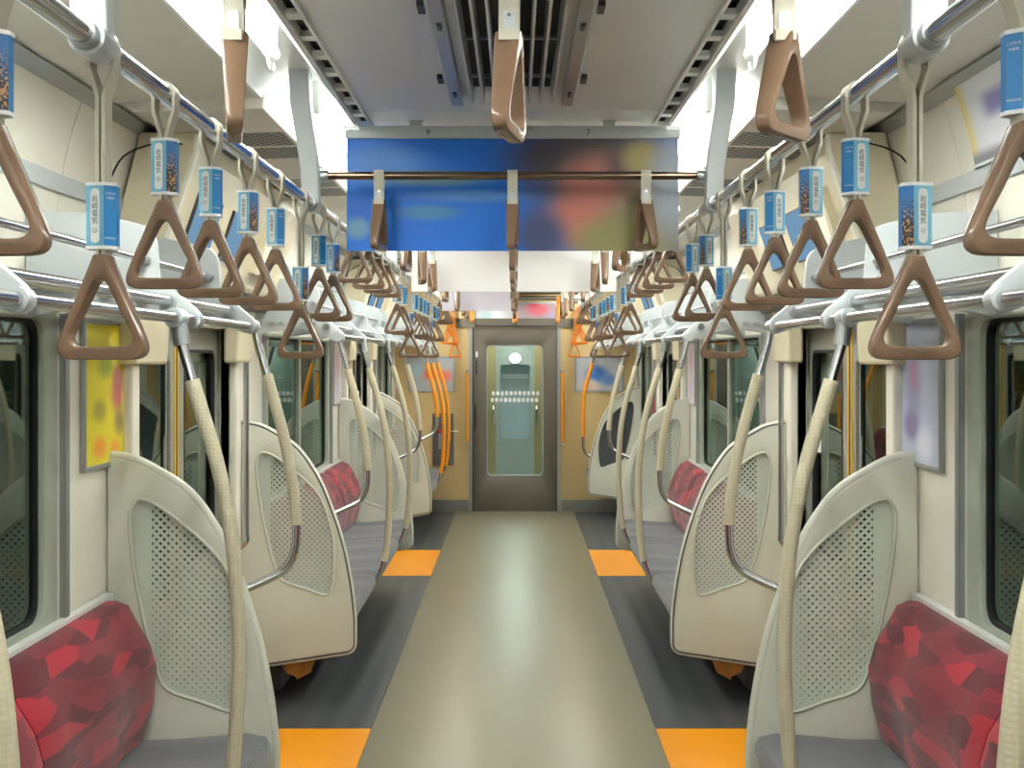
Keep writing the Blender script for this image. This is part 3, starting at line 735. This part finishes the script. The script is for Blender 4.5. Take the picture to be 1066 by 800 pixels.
def bench(s, y0, y1, split, label):
    t = thing('bench_seat', label, 'bench', (0, 0, 0))
    tot = sum(split); y = y0; L = (y1-y0)/tot
    for k in split:
        cushion_seat(s, y+.003, y+L*k-.003, k, M['seat'], t); cushion_back(s, y+.003, y+L*k-.003, k, M['red'], t); y += L*k
    MB().prism([(s*.75, .362), (s*1.235, .362), (s*1.235, .30), (s*.80, .325)], 'y', y0, y1).build('seat_pan', M['darkmetal'], t)
    MB().box(s*1.08, s*1.237, y0+.05, y1-.05, .05, .30).build('heater_box', M['darkmetal'], t, bevel=.01)
    MB().box(s*1.21, s*1.237, y0, y1, .862, .885).build('back_rail', M['white'], t)
for s in (-1, 1):
    n = SN[s]
    bench(s, -2.0, .45, (2, 3), 'bench behind the viewpoint on the %s' % n)
    bench(s, .56, 3.50, (2, 3, 2), 'grey-seated red-backed bench nearest the camera on the %s' % n)
    bench(s, 5.29, 8.10, (2, 3, 2), 'grey-seated red-backed bench beyond the nearer doorway on the %s' % n)
bench(-1, 9.93, YE-.02, (2, 2), 'short priority bench by the end wall on the left')
bench(1, 11.35, YE-.02, (1,), 'single grey seat by the end wall on the right')

# partitions
OUT = [(1.238, 1.298), (1.16, 1.285), (1.084, 1.248), (.985, 1.18), (.90, 1.06), (.838, .92), (.784, .753), (.748, .58), (.730, .43), (.728, .34)]
OUT = [tuple(p)[:2] for p in catmull([(x, z, 0) for x, z in OUT], 4)]+[tuple(p) for p in rpoly([(.728, .34, 0), (.728, .262, .06), (1.238, .185, 0)], 6)][1:]
INN = [(1.15, 1.160), (1.168, 1.10), (1.15, .93), (1.12, .78), (1.085, .65), (1.05, .585), (.95, .55), (.855, .518), (.828, .55), (.815, .66), (.822, .79), (.858, .92), (.905, 1.0), (.985, 1.075), (1.07, 1.14), (1.12, 1.165)]
INN = [tuple(p)[:2] for p in catmull([(x, z, 0) for x, z in INN], 3, True)]
def partition(s, y, label, opaque=False, face=1):
    """face=+1: bench is on the camera side"""
    t = thing('seat_partition', label, 'partition', (0, y, 0), 'moulded seat-end partitions')
    F = lambda u, v, w_, s=s: (s*u, w_, v)
    b = plate('body', [OUT, INN], .034, M['grey_plastic'], F, t, .008, smooth=50)
    rim = [tuple(p)[:2] for p in catmull([(x, z, 0) for x, z in INN], 1)]
    for w0 in (-.017, .017):
        MB().tube([(s*x, w0, z) for x, z in INN], .006, 6, closed=True).build('panel_rim', M['grey_plastic'], t, smooth=60)
    MB().tube([(s*(x+.001), .0, z+.001) for x, z in OUT], .0165, 8).build('edge_roll', M['grey_plastic'], t, smooth=60)
    MB().tube([(s*(x-.004), face*.017, z+.003) for x, z in OUT], .003, 6).build('edge_strip', M['darkmetal'], t, smooth=60)
    plate('etched_panel' if not opaque else 'dark_panel', [INN], .006, M['etched'] if not opaque else M['dark_panel'], F, t)
    return t
for s in (-1, 1):
    n = SN[s]
    partition(s, .50, 'light grey partition beside the viewpoint on the %s' % n, face=-1)
    partition(s, 3.53, 'large light grey partition with etched window in the %s foreground' % n, face=1)
    partition(s, 5.25, 'light grey partition with etched window beyond the nearer %s doorway' % n, face=-1)
    partition(s, 8.13, 'light grey partition at the far end of the second %s bench' % n, face=1)
partition(-1, 9.9, 'light grey partition of the priority bench beyond the farther left doorway', face=-1)
partition(1, 11.3, 'light grey partition with dark speckled panel near the right end wall', True, face=-1)

# stanchions
def pole_path(s, y):
    p = [(.807, 1.680), (.795, 1.62), (.760, 1.50), (.715, 1.35), (.683, 1.2), (.667, 1.05), (.660, .90), (.664, .76), (.676, .60), (.700, .48), (.735, .40)]
    return catmull([(s*x, y, z) for x, z in p], 6)
def part_of(path, z0, z1):
    return [p for p in path if z0-1e-4 <= p.z <= z1+1e-4]
def stanchion(s, y, label, orange=False):
    t = thing('bowed_pole', label, 'grab pole', (0, 0, 0), ('orange' if orange else 'beige')+' bowed poles')
    P = pole_path(s, y)
    MB().tube([p for p in P], .013, 12).build('steel_tube', M['chrome'], t, smooth=60)
    MB().tube(part_of(P, .50, 1.56), .0180, 14).build('ribbed_grip', M['pole_orange'] if orange else M['pole'], t, smooth=60)
    MB().tube([(s*.812, y-.03, 1.695), (s*.812, y+.03, 1.695)], .024, 14).build('tee_joint', M['bracket'], t, smooth=50)
    MB().tube([(s*.808, y, 1.69), (s*.797, y, 1.63)], .020, 14).build('joint_socket', M['alu'], t, smooth=50)
    return t
def handle(s, y, yp, label, orange=False, low=0.0):
    """bowed grab bar from rack end (y) that hooks back to the partition edge at yp"""
    t = thing('hooked_pole', label, 'grab pole', (0, 0, 0), 'hooked grab handles at the bench ends')
    d = low
    p = [(.807, y, 1.69), (.79, y, 1.62), (.755, y, 1.50), (.712, y, 1.34), (.684, y, 1.18), (.676, y, 1.06-d), (.684, y, .985-d), (.715, y, .935-d), (.77, y+(yp-y)*.4, .905-d), (.845-d*.25, yp, .875-d)]
    P = catmull([(s*a, b, c) for a, b, c in p], 6)
    MB().tube(P, .013, 12).build('steel_tube', M['chrome'], t, smooth=60)
    MB().tube([q for q in P if 1.06-d < q.z < 1.56], .0180, 14).build('ribbed_grip', M['pole_orange'] if orange else M['pole'], t, smooth=60)
    MB().tube([(s*.812, y-.02, 1.695), (s*.812, y+.02, 1.695)], .022, 14).build('end_joint', M['bracket'], t, smooth=50)
    return t
for s in (-1, 1):
    n = SN[s]
    stanchion(s, 1.53, 'beige ribbed pole cut by the %s edge of the picture' % n)
    stanchion(s, 2.79, 'full-length beige ribbed pole before the large %s foreground partition' % n)
    stanchion(s, 6.13, 'beige ribbed pole nearer the camera at the second %s bench' % n)
    stanchion(s, 7.30, 'beige ribbed pole farther along the second %s bench' % n)
    handle(s, 3.60, 3.56, 'beige and steel hooked handle on the %s foreground partition' % n)
    handle(s, 5.33, 5.24, 'beige and steel hooked handle at the near end of the second %s bench' % n)
    handle(s, 8.24, 8.16, 'beige and steel hooked handle at the far end of the second %s bench' % n)
handle(-1, 10.05, 9.9, 'orange and steel hooked handle on the left priority bench partition', True)
stanchion(-1, 10.75, 'first orange ribbed pole before the left priority bench', True)
stanchion(-1, 11.5, 'second orange ribbed pole close to the left end wall', True)
handle(1, 11.4, 11.3, 'orange and steel hooked handle near the right end wall', True, .30)

# door headers
for s in (-1, 1):
    for k, d in enumerate(DOORS):
        y0, y1 = d-.78, d+.96
        t = thing('door_header', 'slanted beige cover with screens above the %s %s doorway' % (('nearer', 'farther')[k], SN[s]), 'cover', (0, d, 0))
        top, bot = Vector((.985, 2.24)), Vector((1.105, 1.885))
        a, b = y0-d, y1-d
        MB().prism([(s*.985, 2.30), (s*top.x, top.y), (s*bot.x, bot.y), (s*1.12, 1.86), (s*1.235, 1.85), (s*1.235, 2.0), (s*1.16, 2.30)], 'y', a, b).build('cover_shell', M['cover'], t, bevel=.008)
        MB().prism([(s*1.09, 1.865), (s*1.235, 1.845), (s*1.235, 1.80), (s*1.14, 1.80)], 'y', a+.02, b-.02).build('lower_ledge', M['greybox'], t, bevel=.004)
        dn = (bot-top).normalized(); nn = Vector((dn.y, -dn.x))  # points inward/down
        if nn.x > 0: nn = -nn
        def slab(ya, yb, t0, t1, off, name, mat, parent):
            c0, c1 = top+dn*t0, top+dn*t1
            q = [c0+nn*off, c1+nn*off, c1-nn*.01, c0-nn*.01]
            return MB().prism([(s*p.x, p.y) for p in q], 'y', ya, yb).build(name, mat, parent, bevel=.002)
        if s < 0: scr, bx = ((3.74, 4.04), (4.2, 4.5)), (4.72, 4.98)
        else: scr, bx = ((4.03, 4.33), (4.46, 4.76)), (3.72, 3.98)
        for q0, q1 in scr:
            f = slab(q0-4.36, q1-4.36, .11, .30, .010, 'screen', M['screen_dark'], t)
            slab(q0-4.36+.008, q1-4.36-.008, .117, .293, .0125, 'screen_face', M['screen'], f)
        f = slab(bx[0]-4.36, bx[1]-4.36, .09, .31, .028, 'name_box', M['cover'], t)
        slab(bx[0]-4.36+.03, bx[1]-4.36-.1, .11, .29, .030, 'label_plate', M['cream'], f)
        MB().tube(catmull([(s*1.02, a+.01, 2.262), (s*1.08, a-.06, 2.255), (s*1.16, a-.14, 2.20), (s*1.20, a-.17, 2.10)], 5), .003, 6).build('cord', M['black'], t)
        MB().prism([(s*.975, 2.295), (s*.975, 2.24), (s*1.095, 1.88), (s*1.11, 1.88), (s*.99, 2.245), (s*.99, 2.295)], 'y', a-.006, a+.02).build('edge_highlight', M['cream'], t, bevel=.004)  # lighter strip added as a painted highlight on the cover's near edge
        # post covers and vertical grab rails by the door
        for ya, yb, yr in ((-.76, -.43, -.41), (.56, .84, .80)):
            MB().prism([(s*1.16, 1.86), (s*1.175, 1.575), (s*1.238, 1.575), (s*1.238, 1.86)], 'y', ya, yb).build('post_cover', M['cover'], t, bevel=.012)
        for e, yr in ((-1, -.40), (1, .77)):
            g = thing('door_grab_rail', 'upright steel grab rail on the %s side of the %s %s doorway' % (('near' if e < 0 else 'far'), ('nearer', 'farther')[k], SN[s]), 'handrail', (s*1.19, d+yr, 0), 'upright steel rails beside the doorways')
            MB().tube(catmull([(s*.045, 0, .74), (s*.0, 0, .78), (0, 0, .85), (0, 0, 1.3), (0, 0, 1.585)], 5), .0125, 12).build('steel_tube', M['chrome'], g, smooth=60)
            MB().tube([(s*.03, 0, .74), (s*.05, 0, .74)], .024, 12).build('wall_flange', M['alu'], g)
        # pillar shroud either side of the leaf
        for e in (-1, 1):
            yy0 = .645 if e > 0 else -.72
            MB().box(s*1.20, s*1.238, yy0, yy0+.075, 0, 1.6).build('pillar_trim', M['cream'], t, bevel=.01)

# end wall fittings
for s in (-1, 1):
    g = thing('orange_grip', 'upright orange grip bar %s of the gangway door' % ('left' if s < 0 else 'right'), 'handrail', (s*.49, YE-.06, 0))
    MB().tube([(0, 0, .72), (0, 0, 1.44)], .015, 12).build('grip', M['pole_orange'], g, smooth=60)
    for z in (.70, 1.45):
        MB().tube([(0, .05, z), (0, 0, z)], .016, 10).build('foot', M['chrome'], g, smooth=50)
sb = thing('service_panel', 'dark grey service hatch with steel lever on the left end wall', 'hatch', (-.74, YE-.01, .75))
plate('hatch_frame', [rrect(-.11, .11, -.27, .27, .01, 2)], .016, M['greybox'], lambda u, v, w_: (u, w_, v), sb, .003)
MB().box(-.05, -.01, -.03, -.008, -.10, .06).build('lever_plate', M['alu'], sb)
MB().tube([(.0, -.04, .08), (.15, -.04, .085)], .010, 10).build('lever', M['chrome'], sb, smooth=50)
MB().box(-.05, -.02, -.035, -.008, .07, .10).build('red_mark', M['red_sign'], sb)
rs = thing('red_notice', 'narrow red and white notice on the right wall beyond the farther doorway', 'sign', (W-.006, 10.2, 1.25))
MB().box(-.004, .004, -.11, .11, -.16, .16).build('sheet', M['red_sign'], rs)
MB().box(-.006, -.004, -.08, .08, .0, .14).build('white_field', M['label_white'], rs)
# small door side notices on the cream pillars
# folded boards under second benches
for s in (-1, 1):
    t = thing('folded_board', 'orange-brown folded board hanging under the second %s bench' % SN[s], 'board', (s*1.0, 5.5, 0))
    for i, pl_ in enumerate((((.075, .29), (.055, .135), (.0, .115), (-.05, .29)), ((.045, .25), (.012, .095), (-.055, .13), (-.095, .25), (-.03, .29)), ((.11, .29), (.10, .16), (.06, .12), (.05, .29)))):
        MB().prism([(s*x, z) for x, z in pl_], 'y', -.16+i*.03, -.145+i*.03).build('board_leaf', M['wood'], t, bevel=.002)
    MB().box(-.10, .10, -.17, .06, .288, .297).build('board_leaf', M['wood'], t)
print('objects', len(bpy.data.objects))
